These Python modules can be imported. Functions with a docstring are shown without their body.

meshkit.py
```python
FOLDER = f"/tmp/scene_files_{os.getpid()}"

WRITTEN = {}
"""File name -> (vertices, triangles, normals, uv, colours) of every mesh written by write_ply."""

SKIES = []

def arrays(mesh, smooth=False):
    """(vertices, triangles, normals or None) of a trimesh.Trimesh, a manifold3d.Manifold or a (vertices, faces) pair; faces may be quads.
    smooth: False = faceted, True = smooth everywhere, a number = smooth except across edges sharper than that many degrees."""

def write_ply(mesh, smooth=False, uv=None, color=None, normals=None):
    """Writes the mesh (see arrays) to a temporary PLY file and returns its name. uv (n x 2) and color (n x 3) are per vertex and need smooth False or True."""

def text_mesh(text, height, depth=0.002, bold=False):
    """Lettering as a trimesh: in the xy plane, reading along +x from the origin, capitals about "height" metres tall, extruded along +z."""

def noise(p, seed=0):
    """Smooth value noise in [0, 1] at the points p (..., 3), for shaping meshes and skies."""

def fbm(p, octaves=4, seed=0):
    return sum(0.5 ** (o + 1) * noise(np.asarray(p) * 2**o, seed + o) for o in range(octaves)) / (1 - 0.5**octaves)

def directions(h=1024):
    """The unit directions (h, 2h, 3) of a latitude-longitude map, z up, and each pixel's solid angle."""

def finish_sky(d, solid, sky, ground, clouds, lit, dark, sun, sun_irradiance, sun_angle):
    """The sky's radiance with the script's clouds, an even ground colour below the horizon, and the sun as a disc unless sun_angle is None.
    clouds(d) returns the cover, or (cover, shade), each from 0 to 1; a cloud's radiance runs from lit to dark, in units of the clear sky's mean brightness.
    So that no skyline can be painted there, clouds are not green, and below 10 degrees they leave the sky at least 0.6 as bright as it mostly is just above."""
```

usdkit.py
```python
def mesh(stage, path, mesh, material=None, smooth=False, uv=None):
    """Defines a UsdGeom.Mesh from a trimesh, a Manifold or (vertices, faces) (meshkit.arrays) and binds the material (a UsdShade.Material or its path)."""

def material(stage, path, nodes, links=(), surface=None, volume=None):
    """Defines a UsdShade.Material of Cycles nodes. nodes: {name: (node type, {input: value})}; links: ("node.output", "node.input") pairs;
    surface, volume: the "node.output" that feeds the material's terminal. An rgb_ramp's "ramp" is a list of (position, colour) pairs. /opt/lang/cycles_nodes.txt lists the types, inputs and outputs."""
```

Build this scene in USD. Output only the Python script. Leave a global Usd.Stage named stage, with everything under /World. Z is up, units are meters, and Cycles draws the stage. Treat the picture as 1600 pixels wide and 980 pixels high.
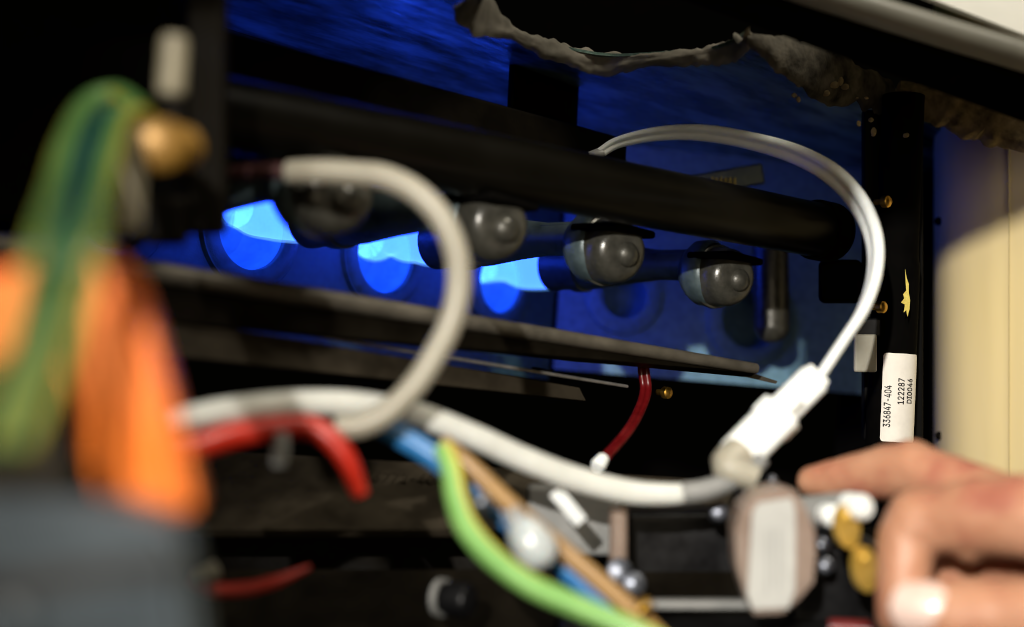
import math
import numpy as np
import trimesh
import manifold3d as m3
from shapely.geometry import Polygon, Point, box as sbox
from pxr import Usd, UsdGeom, UsdLux, UsdShade, Sdf, Gf
import usdkit, meshkit

stage = Usd.Stage.CreateInMemory()
UsdGeom.SetStageUpAxis(stage, UsdGeom.Tokens.z)
UsdGeom.SetStageMetersPerUnit(stage, 1.0)
UsdGeom.Xform.Define(stage, "/World")
UsdGeom.Scope.Define(stage, "/World/Looks")

# ------------------------------------------------------------------ camera
# World axes: X along the burner row, Y from burners to heat exchanger panel, Z up.  The hand-held camera is turned and a little rolled.
CAM = np.array([
    [0.64615465, -0.75936986, 0.07643027],
    [0.75564705, 0.6505985, 0.07562493],
    [-0.10715271, 0.0088889, 0.99420284]])      # rows: camera right, forward, up in world axes
EYE = np.array([0.0, 0.0, 0.35])
FOCAL, APERTURE = 50.0, 36.0
K = 1600 * FOCAL / APERTURE                      # picture units (1600 wide) per unit tangent
cam = UsdGeom.Camera.Define(stage, "/World/camera")
M = np.eye(4)
M[0, :3], M[1, :3], M[2, :3], M[3, :3] = CAM[0], CAM[2], -CAM[1], EYE
cam.AddTransformOp().Set(Gf.Matrix4d(*M.ravel().tolist()))
cam.CreateFocalLengthAttr(FOCAL)
cam.CreateHorizontalApertureAttr(APERTURE)
cam.CreateVerticalApertureAttr(APERTURE * 627 / 1024)
cam.CreateClippingRangeAttr(Gf.Vec2f(0.01, 100))
cam.CreateFStopAttr(3.9)
cam.CreateFocusDistanceAttr(0.615)
cam.CreateExposureAttr(0.0)


def cw(x, y, z):
    """camera-relative metres (right, forward, up) -> world"""
    return EYE + np.array([x, y, z]) @ CAM


def at(px, py, d):
    """point seen at (px, py) of the 1600x980 picture, d metres in front of the camera"""
    return cw((px - 800) / K * d, d, -(py - 490) / K * d)


# ------------------------------------------------------------------ lamps
def spot(name, pos, target, radius, intensity, color, cone, soft):
    l = UsdLux.SphereLight.Define(stage, "/World/" + name)
    pos, target = np.array(pos), np.array(target)
    z = (pos - target) / np.linalg.norm(pos - target)
    x = np.cross([0, 0, 1.0], z); x /= np.linalg.norm(x)
    y = np.cross(z, x)
    m = np.eye(4); m[0, :3], m[1, :3], m[2, :3], m[3, :3] = x, y, z, pos
    l.AddTransformOp().Set(Gf.Matrix4d(*m.ravel().tolist()))
    l.CreateRadiusAttr(radius); l.CreateIntensityAttr(intensity); l.CreateColorAttr(Gf.Vec3f(*color))
    l.CreateNormalizeAttr(False)
    s = UsdLux.ShapingAPI.Apply(l.GetPrim())
    s.CreateShapingConeAngleAttr(cone); s.CreateShapingConeSoftnessAttr(soft)
    return l


spot("work_torch", cw(-0.15, -0.40, 0.25), at(1430, 720, 0.58), 0.008, 22500, (1.0, 0.95, 0.88), 17, 1.0)


def panel_lamp(name, pos, target, w, h, intensity, color):
    l = UsdLux.RectLight.Define(stage, "/World/" + name)
    z = pos - target; z /= np.linalg.norm(z)
    x = np.cross([0, 0, 1.0], z); x /= np.linalg.norm(x)
    m = np.eye(4); m[0, :3], m[1, :3], m[2, :3], m[3, :3] = x, np.cross(z, x), z, pos
    l.AddTransformOp().Set(Gf.Matrix4d(*m.ravel().tolist()))
    l.CreateWidthAttr(w); l.CreateHeightAttr(h); l.CreateIntensityAttr(intensity); l.CreateColorAttr(Gf.Vec3f(*color))


panel_lamp("ceiling_lamp", cw(0.45, 0.15, 0.80), at(1300, 600, 0.5), 0.3, 0.3, 24, (1.0, 0.92, 0.76))
panel_lamp("room_fill", cw(0.10, -1.30, 0.25), at(1450, 400, 0.65), 1.0, 0.8, 2.1, (1.0, 0.84, 0.58))  # added warm fill standing in for room bounce; no window there

# ------------------------------------------------------------------ naming and grouping
used = {}


def numbered(parent, name):
    k = used.get((parent, name), 0)
    used[(parent, name)] = k + 1
    return f"{parent}/{name}" + (f"_{k:03d}" if k else "")


origin = {}


def tag(prim, **kw):
    for k, v in kw.items():
        if v:
            prim.SetCustomDataByKey(k, v)


def thing(name, label, cat, loc=(0, 0, 0), group=None, kind=None):
    path = numbered("/World", name)
    x = UsdGeom.Xform.Define(stage, path)
    x.AddTranslateOp().Set(Gf.Vec3d(*map(float, loc)))
    origin[path] = np.array(loc, float)
    tag(x.GetPrim(), label=label, category=cat, group=group, kind=kind)
    return path


def off(path):
    o = np.zeros(3)
    while path.count("/") > 1:
        o = o + origin.get(path, 0)
        path = path.rpartition("/")[0]
    return o


def part(parent, name, mesh, mat, label=None, smooth=40):
    """a mesh given in world coordinates, as a child of a thing (or of a part)"""
    v, f, n = meshkit.arrays(mesh, False)
    m = trimesh.Trimesh(v - off(parent), f, process=True)
    path = numbered(parent, name)
    usdkit.mesh(stage, path, m, "/World/Looks/" + mat, smooth=smooth)
    if label:
        stage.GetPrimAtPath(path).SetCustomDataByKey("label", label)
    return path


def solo(name, mesh, mat, label, cat, group=None, kind=None, smooth=40):
    path = numbered("/World", name)
    v, f, n = meshkit.arrays(mesh, False)
    usdkit.mesh(stage, path, trimesh.Trimesh(v, f, process=True), "/World/Looks/" + mat, smooth=smooth)
    tag(stage.GetPrimAtPath(path), label=label, category=cat, group=group, kind=kind)
    return path


def copy(src, loc, label, rot=None, scale=None):
    name = src.rpartition("/")[2]
    path = numbered("/World", name)
    x = UsdGeom.Xform.Define(stage, path)
    p = x.GetPrim()
    p.GetReferences().AddInternalReference(src)
    p.SetInstanceable(True)
    x.GetPrim().GetAttribute("xformOp:translate").Set(Gf.Vec3d(*map(float, loc)))
    p.SetCustomDataByKey("label", label)
    return path


# ------------------------------------------------------------------ mesh helpers
def spline(pts, n=10):
    p = np.asarray(pts, float)
    p = np.vstack([2 * p[0] - p[1], p, 2 * p[-1] - p[-2]])
    out = []
    for i in range(1, len(p) - 2):
        for t in np.linspace(0, 1, n, endpoint=False):
            a, b, c, d = p[i - 1], p[i], p[i + 1], p[i + 2]
            out.append(0.5 * (2 * b + (c - a) * t + (2 * a - 5 * b + 4 * c - d) * t * t + (3 * b - a - 3 * c + d) * t ** 3))
    out.append(p[-2])
    return np.array(out)


CIRCLE = np.array([[math.cos(t), math.sin(t)] for t in np.linspace(0, 2 * math.pi, 18, endpoint=False)])


def twin_profile(k=1.0, n=14):
    """cross-section of a flat two-core lead"""
    a = np.linspace(-2.45, 2.45, n)
    right = np.c_[0.95 * k + np.cos(a), np.sin(a)]
    return np.vstack([right, -right])


def sweep(pts, radius, profile=CIRCLE, n=10, up=None, smooth_path=True, caps=True):
    """pts are world points; radius one number or one per point"""
    pts = np.asarray(pts, float)
    r = np.full(len(pts), radius) if np.ndim(radius) == 0 else np.asarray(radius, float)
    c = spline(pts, n) if smooth_path else pts
    rr = np.interp(np.linspace(0, len(pts) - 1, len(c)), np.arange(len(pts)), r)
    t = np.gradient(c, axis=0); t /= np.linalg.norm(t, axis=1, keepdims=True)
    u = np.array(CAM[1] if up is None else up, float)
    rings = []
    for i in range(len(c)):
        u = u - t[i] * (u @ t[i]); u /= np.linalg.norm(u)
        s = np.cross(t[i], u)
        rings.append(c[i] + rr[i] * (profile[:, :1] * s + profile[:, 1:] * u))
    m = len(profile)
    v = np.vstack(rings)
    f = []
    for i in range(len(c) - 1):
        for j in range(m):
            a, b = i * m + j, i * m + (j + 1) % m
            f += [[a, b, b + m], [a, b + m, a + m]]
    if caps:
        v = np.vstack([v, c[0], c[-1]])
        k0 = len(c) * m
        for j in range(m):
            f.append([k0, (j + 1) % m, j]); f.append([k0 + 1, k0 - m + j, k0 - m + (j + 1) % m])
    me = trimesh.Trimesh(v, f, process=False)
    me.fix_normals()
    return me


def cable(pp, rpx, **kw):
    """pp: (px, py, d) list; rpx: radius in picture units (number or list)"""
    pts = [at(*p) for p in pp]
    r = np.broadcast_to(rpx, len(pp)) * np.array([p[2] for p in pp]) / K
    return sweep(pts, r, **kw)


def lathe(base, axis, prof, n=40):
    """prof: (distance along axis, radius) list"""
    axis = np.array(axis, float) / np.linalg.norm(axis)
    base = np.array(base, float)
    prof = np.array(prof, float)
    h = np.array([0, 0, 1.0]) if abs(axis[2]) < 0.9 else np.array([1.0, 0, 0])
    e1 = np.cross(axis, h); e1 /= np.linalg.norm(e1); e2 = np.cross(axis, e1)
    a = np.linspace(0, 2 * math.pi, n, endpoint=False)
    ring = np.cos(a)[:, None] * e1 + np.sin(a)[:, None] * e2
    v, f = [], []
    for (h_, r) in prof:
        v.append(base + axis * h_ + ring * max(r, 1e-5))
    v = np.vstack(v)
    for i in range(len(prof) - 1):
        for j in range(n):
            p, q = i * n + j, i * n + (j + 1) % n
            f += [[p, q, q + n], [p, q + n, p + n]]
    me = trimesh.Trimesh(v, f, process=False)
    return me


def closed(me):
    trimesh.repair.fix_normals(me)
    return me


def bevel_box(c, ax, half, r=0.001):
    """rounded box: centre, 3 axes (rows), half sizes"""
    half = np.array(half, float)
    r = min(r, half.min() * 0.95)
    s = m3.Manifold.sphere(r, 12)
    pts = [s.translate(((half - r) * np.array(sg)).tolist()) for sg in np.array(np.meshgrid([-1, 1], [-1, 1], [-1, 1])).T.reshape(-1, 3)]
    v, f, _ = meshkit.arrays(m3.Manifold.batch_hull(pts))
    ax = np.array(ax, float)
    w = v @ ax + np.array(c)
    if np.linalg.det(ax) < 0:
        f = f[:, ::-1]
    return trimesh.Trimesh(w, f)


CAX = np.array([CAM[0], CAM[1], CAM[2]])           # camera axes as box axes
WAX = np.eye(3)


def slab(quad, thick, back=None, r=None):
    """a plate given by 4 world corners (front face), thickness away from the viewer"""
    q = np.array(quad, float)
    n = np.cross(q[1] - q[0], q[3] - q[0]); n /= np.linalg.norm(n)
    if back is None:
        back = n if n @ CAM[1] > 0 else -n
    v = np.vstack([q, q + np.array(back) * thick])
    h = trimesh.convex.convex_hull(v)
    return h


def grid_sheet(fun, nu, nv, thick=0.0):
    """surface from fun(u, v) -> world point, u, v in 0..1"""
    U, V = np.meshgrid(np.linspace(0, 1, nu), np.linspace(0, 1, nv), indexing="ij")
    P = np.array([[fun(U[i, j], V[i, j]) for j in range(nv)] for i in range(nu)]).reshape(-1, 3)
    f = []
    for i in range(nu - 1):
        for j in range(nv - 1):
            a = i * nv + j
            f += [[a, a + nv, a + nv + 1], [a, a + nv + 1, a + 1]]
    return trimesh.Trimesh(P, f, process=False)


def axes_from(z, x=None):
    z = np.array(z, float) / np.linalg.norm(z)
    x = np.array([0, 0, 1.0]) if x is None else np.array(x, float)
    x = x - z * (x @ z); x /= np.linalg.norm(x)
    return np.array([x, np.cross(z, x), z])


# ------------------------------------------------------------------ materials
def mat(name, c1, c2=None, rough=0.5, metal=0.0, scale=120.0, bump=0.0, bscale=None, spec=0.5, stretch=None, dist=0.05, coat=0.0, sss=0.0, rvar=0.12, detail=5, sheen=None):
    c2 = c1 if c2 is None else c2
    nodes = {
        "g": ("texture_coordinate", {}),
        "mp": ("mapping", {"scale": stretch or (1, 1, 1)}),
        "n": ("noise_texture", {"scale": scale, "detail": detail, "roughness": 0.6}),
        "r": ("rgb_ramp", {"ramp": [(0.32, c1), (0.68, c2)]}),
        "rr": ("map_range", {"from_min": 0.3, "from_max": 0.7, "to_min": max(0.02, rough - rvar), "to_max": min(1, rough + rvar)}),
        "p": ("principled_bsdf", {"metallic": metal, "specular_ior_level": spec, "coat_weight": coat, "coat_roughness": 0.15}),
    }
    if sss:
        nodes["p"][1].update({"subsurface_weight": sss, "subsurface_scale": 0.004, "subsurface_radius": (1.0, 0.35, 0.2)})
    links = [("g.object", "mp.vector"), ("mp.vector", "n.vector"), ("n.fac", "r.fac"), ("r.color", "p.base_color"), ("n.fac", "rr.value"), ("rr.result", "p.roughness")]
    if bump:
        nodes["n2"] = ("noise_texture", {"scale": bscale or scale * 4, "detail": 4, "roughness": 0.6})
        nodes["b"] = ("bump", {"strength": bump, "distance": 0.0006})
        links += [("mp.vector", "n2.vector"), ("n2.fac", "b.height"), ("b.normal", "p.normal")]
    usdkit.material(stage, "/World/Looks/" + name, nodes, links, surface="p.BSDF")


mat("black_paint", (0.002, 0.002, 0.002), (0.004, 0.0036, 0.003), rough=0.6, bump=0.1, spec=0.06)
mat("flat_black", (0.0012, 0.0011, 0.0010), (0.0026, 0.0023, 0.0020), rough=0.85, spec=0.02)  # near-black with almost no gloss
mat("pipe_black", (0.0028, 0.0024, 0.0015), (0.0036, 0.0031, 0.0020), rough=0.33, scale=30, rvar=0.04, spec=0.12)
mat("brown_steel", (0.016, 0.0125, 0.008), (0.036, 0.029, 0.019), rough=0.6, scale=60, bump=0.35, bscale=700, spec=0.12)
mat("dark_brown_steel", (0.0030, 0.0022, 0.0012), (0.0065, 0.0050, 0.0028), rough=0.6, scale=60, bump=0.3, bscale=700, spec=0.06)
mat("tray_edge_steel", (0.065, 0.058, 0.045), (0.11, 0.097, 0.075), rough=0.5, metal=0.3, scale=90, bump=0.25, bscale=900)
mat("galvanised", (0.26, 0.25, 0.24), (0.40, 0.39, 0.37), rough=0.42, metal=0.7, scale=140, bump=0.15, bscale=600)
mat("dome_steel", (0.030, 0.029, 0.023), (0.070, 0.067, 0.054), rough=0.33, metal=0.25, scale=110, bump=0.2, bscale=700)
mat("burner_steel", (0.030, 0.045, 0.048), (0.075, 0.105, 0.112), rough=0.4, metal=0.2, scale=90, bump=0.25, bscale=500)
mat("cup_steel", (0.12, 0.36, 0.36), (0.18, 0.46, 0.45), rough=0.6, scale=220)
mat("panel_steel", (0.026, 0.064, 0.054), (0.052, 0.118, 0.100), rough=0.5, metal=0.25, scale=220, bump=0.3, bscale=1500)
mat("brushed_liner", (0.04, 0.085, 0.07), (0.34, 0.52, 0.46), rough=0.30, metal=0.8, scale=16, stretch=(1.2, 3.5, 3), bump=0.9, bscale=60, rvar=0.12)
mat("dark_insulation", (0.006, 0.0055, 0.005), (0.12, 0.11, 0.09), rough=0.95, scale=90, bump=1.0, bscale=400, spec=0.1)  # mottled from near-black to grey
mat("insulation", (0.09, 0.085, 0.07), (0.24, 0.22, 0.185), rough=0.95, scale=40, bump=0.15, bscale=160, spec=0.1)
mat("cream_seam", (0.36, 0.28, 0.125), (0.42, 0.33, 0.15), rough=0.6, scale=40)
mat("tan_insulation", (0.10, 0.075, 0.04), (0.42, 0.33, 0.18), rough=0.8, scale=120, bump=1.0, bscale=300, spec=0.25)
mat("cream_paint", (0.69, 0.555, 0.27), (0.715, 0.58, 0.29), rough=0.5, scale=12, stretch=(4, 4, 0.5), bump=0.03, spec=0.3)
mat("white_enamel", (0.82, 0.82, 0.78), (0.88, 0.88, 0.84), rough=0.35, scale=20)
mat("grey_enamel", (0.17, 0.17, 0.145), (0.21, 0.205, 0.175), rough=0.5, scale=30)
mat("white_plastic", (0.74, 0.75, 0.72), (0.84, 0.84, 0.80), rough=0.38, scale=80, sss=0.15, bump=0.06)
mat("cream_plastic", (0.27, 0.245, 0.19), (0.33, 0.305, 0.24), rough=0.45, scale=80, sss=0.1, bump=0.06)
mat("sleeve_cream", (0.20, 0.175, 0.115), (0.26, 0.23, 0.155), rough=0.5, scale=80)
mat("wire_white", (0.52, 0.51, 0.465), (0.62, 0.61, 0.56), rough=0.38, scale=80, sss=0.1, bump=0.06)
mat("dull_brass", (0.16, 0.080, 0.006), (0.21, 0.105, 0.009), rough=0.42, metal=0.4)
mat("gold_brass", (0.55, 0.36, 0.06), (0.66, 0.44, 0.10), rough=0.4, metal=0.55)
mat("flame_tint_panel_steel", (0.10, 0.20, 0.25), (0.17, 0.32, 0.40), rough=0.5, spec=0.3, scale=240, bump=0.4, bscale=1500)  # paler and bluer than the left sheet, standing in for missing flame light
mat("strip_paper", (0.36, 0.36, 0.34), (0.44, 0.44, 0.41), rough=0.5, scale=60)
mat("faint_print", (0.30, 0.30, 0.285), rough=0.7)
mat("label_paper", (0.74, 0.70, 0.62), (0.82, 0.78, 0.69), rough=0.6, scale=160, spec=0.25)
mat("print_black", (0.012, 0.011, 0.010), rough=0.7)
mat("red_plastic", (0.36, 0.014, 0.006), (0.44, 0.022, 0.009), rough=0.35, scale=90)
mat("dark_red_plastic", (0.085, 0.002, 0.003), (0.13, 0.003, 0.004), rough=0.35, scale=90)
mat("maroon_plastic", (0.02, 0.002, 0.002), (0.032, 0.003, 0.003), rough=0.6)
mat("green_plastic", (0.155, 0.35, 0.085), (0.21, 0.42, 0.11), rough=0.4, scale=60)
mat("yellow_plastic", (0.42, 0.36, 0.03), (0.5, 0.42, 0.04), rough=0.4, scale=60)
mat("teal_plastic", (0.003, 0.035, 0.035), (0.006, 0.05, 0.045), rough=0.4, scale=60)
mat("olive_plastic", (0.20, 0.17, 0.014), (0.26, 0.22, 0.02), rough=0.45, scale=60)
mat("green_dull_plastic", (0.055, 0.14, 0.035), (0.075, 0.17, 0.045), rough=0.45, scale=60)
mat("blue_plastic", (0.02, 0.14, 0.36), (0.03, 0.19, 0.46), rough=0.35, scale=60)
mat("brown_plastic", (0.24, 0.13, 0.035), (0.32, 0.18, 0.05), rough=0.4, scale=60)
mat("grey_plastic", (0.16, 0.165, 0.16), (0.22, 0.22, 0.21), rough=0.4, scale=70)
mat("orange_plastic", (0.80, 0.165, 0.006), (0.86, 0.20, 0.009), rough=0.4, scale=40, bump=0.05)
mat("slate_rubber", (0.034, 0.048, 0.058), (0.050, 0.067, 0.079), rough=0.5, scale=60, bump=0.1)
mat("dark_rubber", (0.014, 0.014, 0.014), (0.024, 0.022, 0.020), rough=0.5, scale=60, bump=0.1)
mat("black_plastic", (0.003, 0.003, 0.0034), (0.006, 0.006, 0.0065), rough=0.35, spec=0.2, scale=80, bump=0.05)
mat("brass", (0.52, 0.29, 0.04), (0.68, 0.40, 0.08), rough=0.36, metal=1.0, scale=200, bump=0.1)
mat("chrome", (0.10, 0.11, 0.13), (0.18, 0.19, 0.22), rough=0.4, metal=0.9, scale=150, bump=0.05)
mat("beige_plastic", (0.20, 0.145, 0.115), (0.26, 0.195, 0.155), rough=0.35, scale=60, sss=0.1)
mat("worn_yellow", (0.50, 0.40, 0.05), (0.70, 0.56, 0.12), rough=0.6, scale=600)
mat("nail", (0.60, 0.40, 0.33), (0.70, 0.53, 0.46), rough=0.3, scale=80, spec=0.6, coat=0.4)
mat("clear_plastic_frosted", (0.34, 0.36, 0.37), (0.52, 0.54, 0.54), rough=0.25, scale=70, sss=0.3)

usdkit.material(stage, "/World/Looks/skin", {
    "g": ("texture_coordinate", {}),
    "n": ("noise_texture", {"scale": 45.0, "detail": 5, "roughness": 0.6}),
    "r": ("rgb_ramp", {"ramp": [(0.34, (0.33, 0.115, 0.075)), (0.5, (0.42, 0.205, 0.12)), (0.68, (0.47, 0.25, 0.155))]}),
    "v": ("voronoi_texture", {"scale": 900.0}),
    "n2": ("noise_texture", {"scale": 700.0, "detail": 3}),
    "ad": ("math", {"math_type": "add"}),
    "b": ("bump", {"strength": 0.25, "distance": 0.0004}),
    "p": ("principled_bsdf", {"roughness": 0.46, "specular_ior_level": 0.4, "subsurface_weight": 0.15, "subsurface_scale": 0.002, "subsurface_radius": (1.0, 0.35, 0.2)}),
}, [("g.object", "n.vector"), ("g.object", "v.vector"), ("g.object", "n2.vector"), ("n.fac", "r.fac"), ("r.color", "p.base_color"),
    ("v.distance", "ad.value1"), ("n2.fac", "ad.value2"), ("ad.value", "b.height"), ("b.normal", "p.normal")], surface="p.BSDF")
usdkit.material(stage, "/World/Looks/flame_glow", {
    "e": ("emission", {"color": (0.012, 0.050, 1.0), "strength": 4.6}), "t": ("transparent_bsdf", {}), "a": ("add_closure", {}),
}, [("e.emission", "a.closure1"), ("t.BSDF", "a.closure2")], surface="a.closure")
usdkit.material(stage, "/World/Looks/flame_gas", {
    "v": ("principled_volume", {"density": 0.0, "emission_strength": 46.0, "emission_color": (0.13, 0.40, 1.0), "color": (0, 0, 0)}),
}, [], volume="v.volume")

# ------------------------------------------------------------------ derived layout
def w_of(camxyz):
    return cw(*camxyz)

DOMES = [at(515, 305, 0.459), at(765, 353, 0.519), at(955, 393, 0.580), at(1130, 433, 0.640)]
BL, HL = 0.0985, 0.150                           # burner length, distance from inlet dome to the panel
YP = DOMES[3][1] + HL                            # the panel's plane
ZH = 0.0                                         # filled below


def on_plane(px, py, axis, value):
    d = at(px, py, 1.0) - EYE
    return EYE + d * ((value - EYE[axis]) / d[axis])


# ================================================================== SETTING
# heat exchanger panel behind the flames
# the right hand sheet is folded at the seam so that it turns towards the flames
FOLD = math.radians(42)
xs = on_plane(868, 480, 1, YP)[0]
FD = np.array([math.cos(FOLD), -math.sin(FOLD), 0]); FN = np.array([-math.sin(FOLD), -math.cos(FOLD), 0])
SEAM = np.array([xs, YP, 0.0])


def on_fold(px, py):
    d = at(px, py, 1.0) - EYE
    return EYE + d * (((SEAM - EYE) @ FN) / (d @ FN))


HOLES = [on_plane(px, py, 1, YP) for px, py in ((392, 356), (600, 398), (780, 440))] + [on_fold(px, py) for px, py in ((975, 462), (1172, 500))] + [on_plane(175, 316, 1, YP)]
HR = [0.0185, 0.0185, 0.0165, 0.0125, 0.0160, 0.0185]
x0 = on_plane(-150, 300, 1, YP)[0]
u1 = (on_fold(1362, 500) - SEAM) @ FD            # length of the folded sheet
x1 = xs + u1 * FD[0]; y1 = YP + u1 * FD[1]
z_lo = on_plane(1000, 600, 1, YP)[2] - 0.004
zc = z_hi = on_plane(600, 125, 1, YP)[2]


def panel_piece(xa, xb, holes, fold=False):
    z_b = on_fold(1150, 600)[2] if fold else z_lo
    poly = sbox(xa, z_b, xb, z_hi)
    for i in holes:
        u = (HOLES[i] - SEAM) @ FD if fold else HOLES[i][0]
        poly = poly.difference(Point(u, HOLES[i][2]).buffer(HR[i], 24))
    m = trimesh.creation.extrude_polygon(poly, 0.0025, engine="earcut")
    v = m.vertices
    if fold:
        w = SEAM + v[:, :1] * FD + v[:, 1:2] * np.array([0, 0, 1.0]) - v[:, 2:] * FN
    else:
        w = v[:, [0, 2, 1]] + [0, YP, 0]
    return trimesh.Trimesh(w, m.faces[:, ::-1])


hx = thing("heat_exchanger_panel", "blue lit steel panel with round burner inlets behind the flames", "metal panel", (x0, YP, z_lo))
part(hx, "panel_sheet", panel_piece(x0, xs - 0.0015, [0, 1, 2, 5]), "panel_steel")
part(hx, "panel_sheet", panel_piece(0.0015, u1, [3, 4], True), "flame_tint_panel_steel")
part(hx, "seam_backing", bevel_box([xs, YP + 0.005, (z_lo + z_hi) / 2], WAX, [0.02, 0.002, (z_hi - z_lo) / 2], 0.0005), "flat_black")
for i, (h, r) in enumerate(zip(HOLES, HR)):
    out = FN if i in (3, 4) else np.array([0, -1.0, 0])
    ring = lathe(h, out, [(0.0, r), (0.0018, r + 0.0002), (0.0026, r + 0.0012), (0.0026, r + 0.0060), (0.0016, r + 0.0074), (0.0016, r + 0.0086), (0.0, r + 0.0098)], 64)
    sheet = "flame_tint_panel_steel" if i in (3, 4) else "panel_steel"
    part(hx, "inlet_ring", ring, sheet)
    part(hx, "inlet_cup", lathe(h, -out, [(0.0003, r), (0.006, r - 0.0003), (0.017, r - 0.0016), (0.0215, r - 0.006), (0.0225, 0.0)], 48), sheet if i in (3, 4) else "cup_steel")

# rear of the cabinet, ceiling liner, floor pan and left wall
solo("cabinet_wall", slab([at(-500, -300, 1.02), at(2100, -300, 1.30), at(2100, 1300, 1.30), at(-500, 1300, 1.02)], 0.01), "flat_black",
     "black rear wall of the heater cabinet", "wall", kind="structure")


for t_ in np.linspace(0.005, 0.6, 200):
    q_ = (np.array([x1 + 0.004, y1 - t_, 0.4]) - EYE) @ CAM.T
    if 800 + K * q_[0] / q_[1] > 1457:
        break
solo("cabinet_wall", trimesh.creation.box(bounds=[[x1 + 0.004, y1 - t_, z_lo - 0.25], [x1 + 0.007, y1 + 0.02, zc + 0.02]]), "flat_black",
     "black end wall of the cabinet behind the upright cylinder", "wall", kind="structure")
# ceiling liner with an oval opening
def oval(px, py):
    return on_plane(px, py, 2, zc)


ov = [(705, -30), (760, 30), (830, 62), (900, 80), (960, 88), (1040, 84), (1100, 80), (1150, 62), (1175, 30), (1150, -20), (1060, -55), (930, -65), (800, -60)]
ovw = np.array([oval(*p) for p in ov])
hole = Polygon(spline(np.vstack([ovw, ovw[:1]]), 6)[:, :2]).buffer(0)
poly = sbox(x0 - 0.06, YP - 0.197, x1 + 0.02, YP - 0.001).difference(hole)
m = trimesh.creation.extrude_polygon(poly, 0.0012, engine="earcut")
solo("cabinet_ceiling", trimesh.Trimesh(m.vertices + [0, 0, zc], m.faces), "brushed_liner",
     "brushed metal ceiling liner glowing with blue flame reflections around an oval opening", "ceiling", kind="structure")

# ================================================================== HEATER STRUCTURE
U = np.array([0, 0, 1.0]); X = np.array([1.0, 0, 0]); Y = np.array([0, 1.0, 0])

# flat dark cross member above the burners, with added black sheets standing in for the shade around it
cma, cmb = at(100, -16, 0.45), at(975, 221, 0.668)
cm = thing("cross_member", "flat dark steel cross member with added black shade sheets above the round manifold pipe", "steel bar", cma)
cdirx = (cmb - cma) / np.linalg.norm(cmb - cma); cax = axes_from(cdirx, CAM[2])
part(cm, "bar", bevel_box((cma + cmb) / 2 + U * -0.012, cax, [0.013, 0.003, np.linalg.norm(cmb - cma) / 2], 0.002), "dark_brown_steel")
part(cm, "shade_sheet", slab([cma - U * 0.022 + CAM[1] * 0.004, cmb - U * 0.022 + CAM[1] * 0.004, at(1000, 322, 0.682), at(60, 250, 0.465)], 0.002), "flat_black")  # added black sheet in place of shade between bar and pipe

part(cm, "shade_plate", bevel_box(at(850, 150, 0.655), cax, [0.021, 0.002, 0.0235], 0.0015), "flat_black")  # added black plate for the dark patch and shadow on the ceiling

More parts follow.
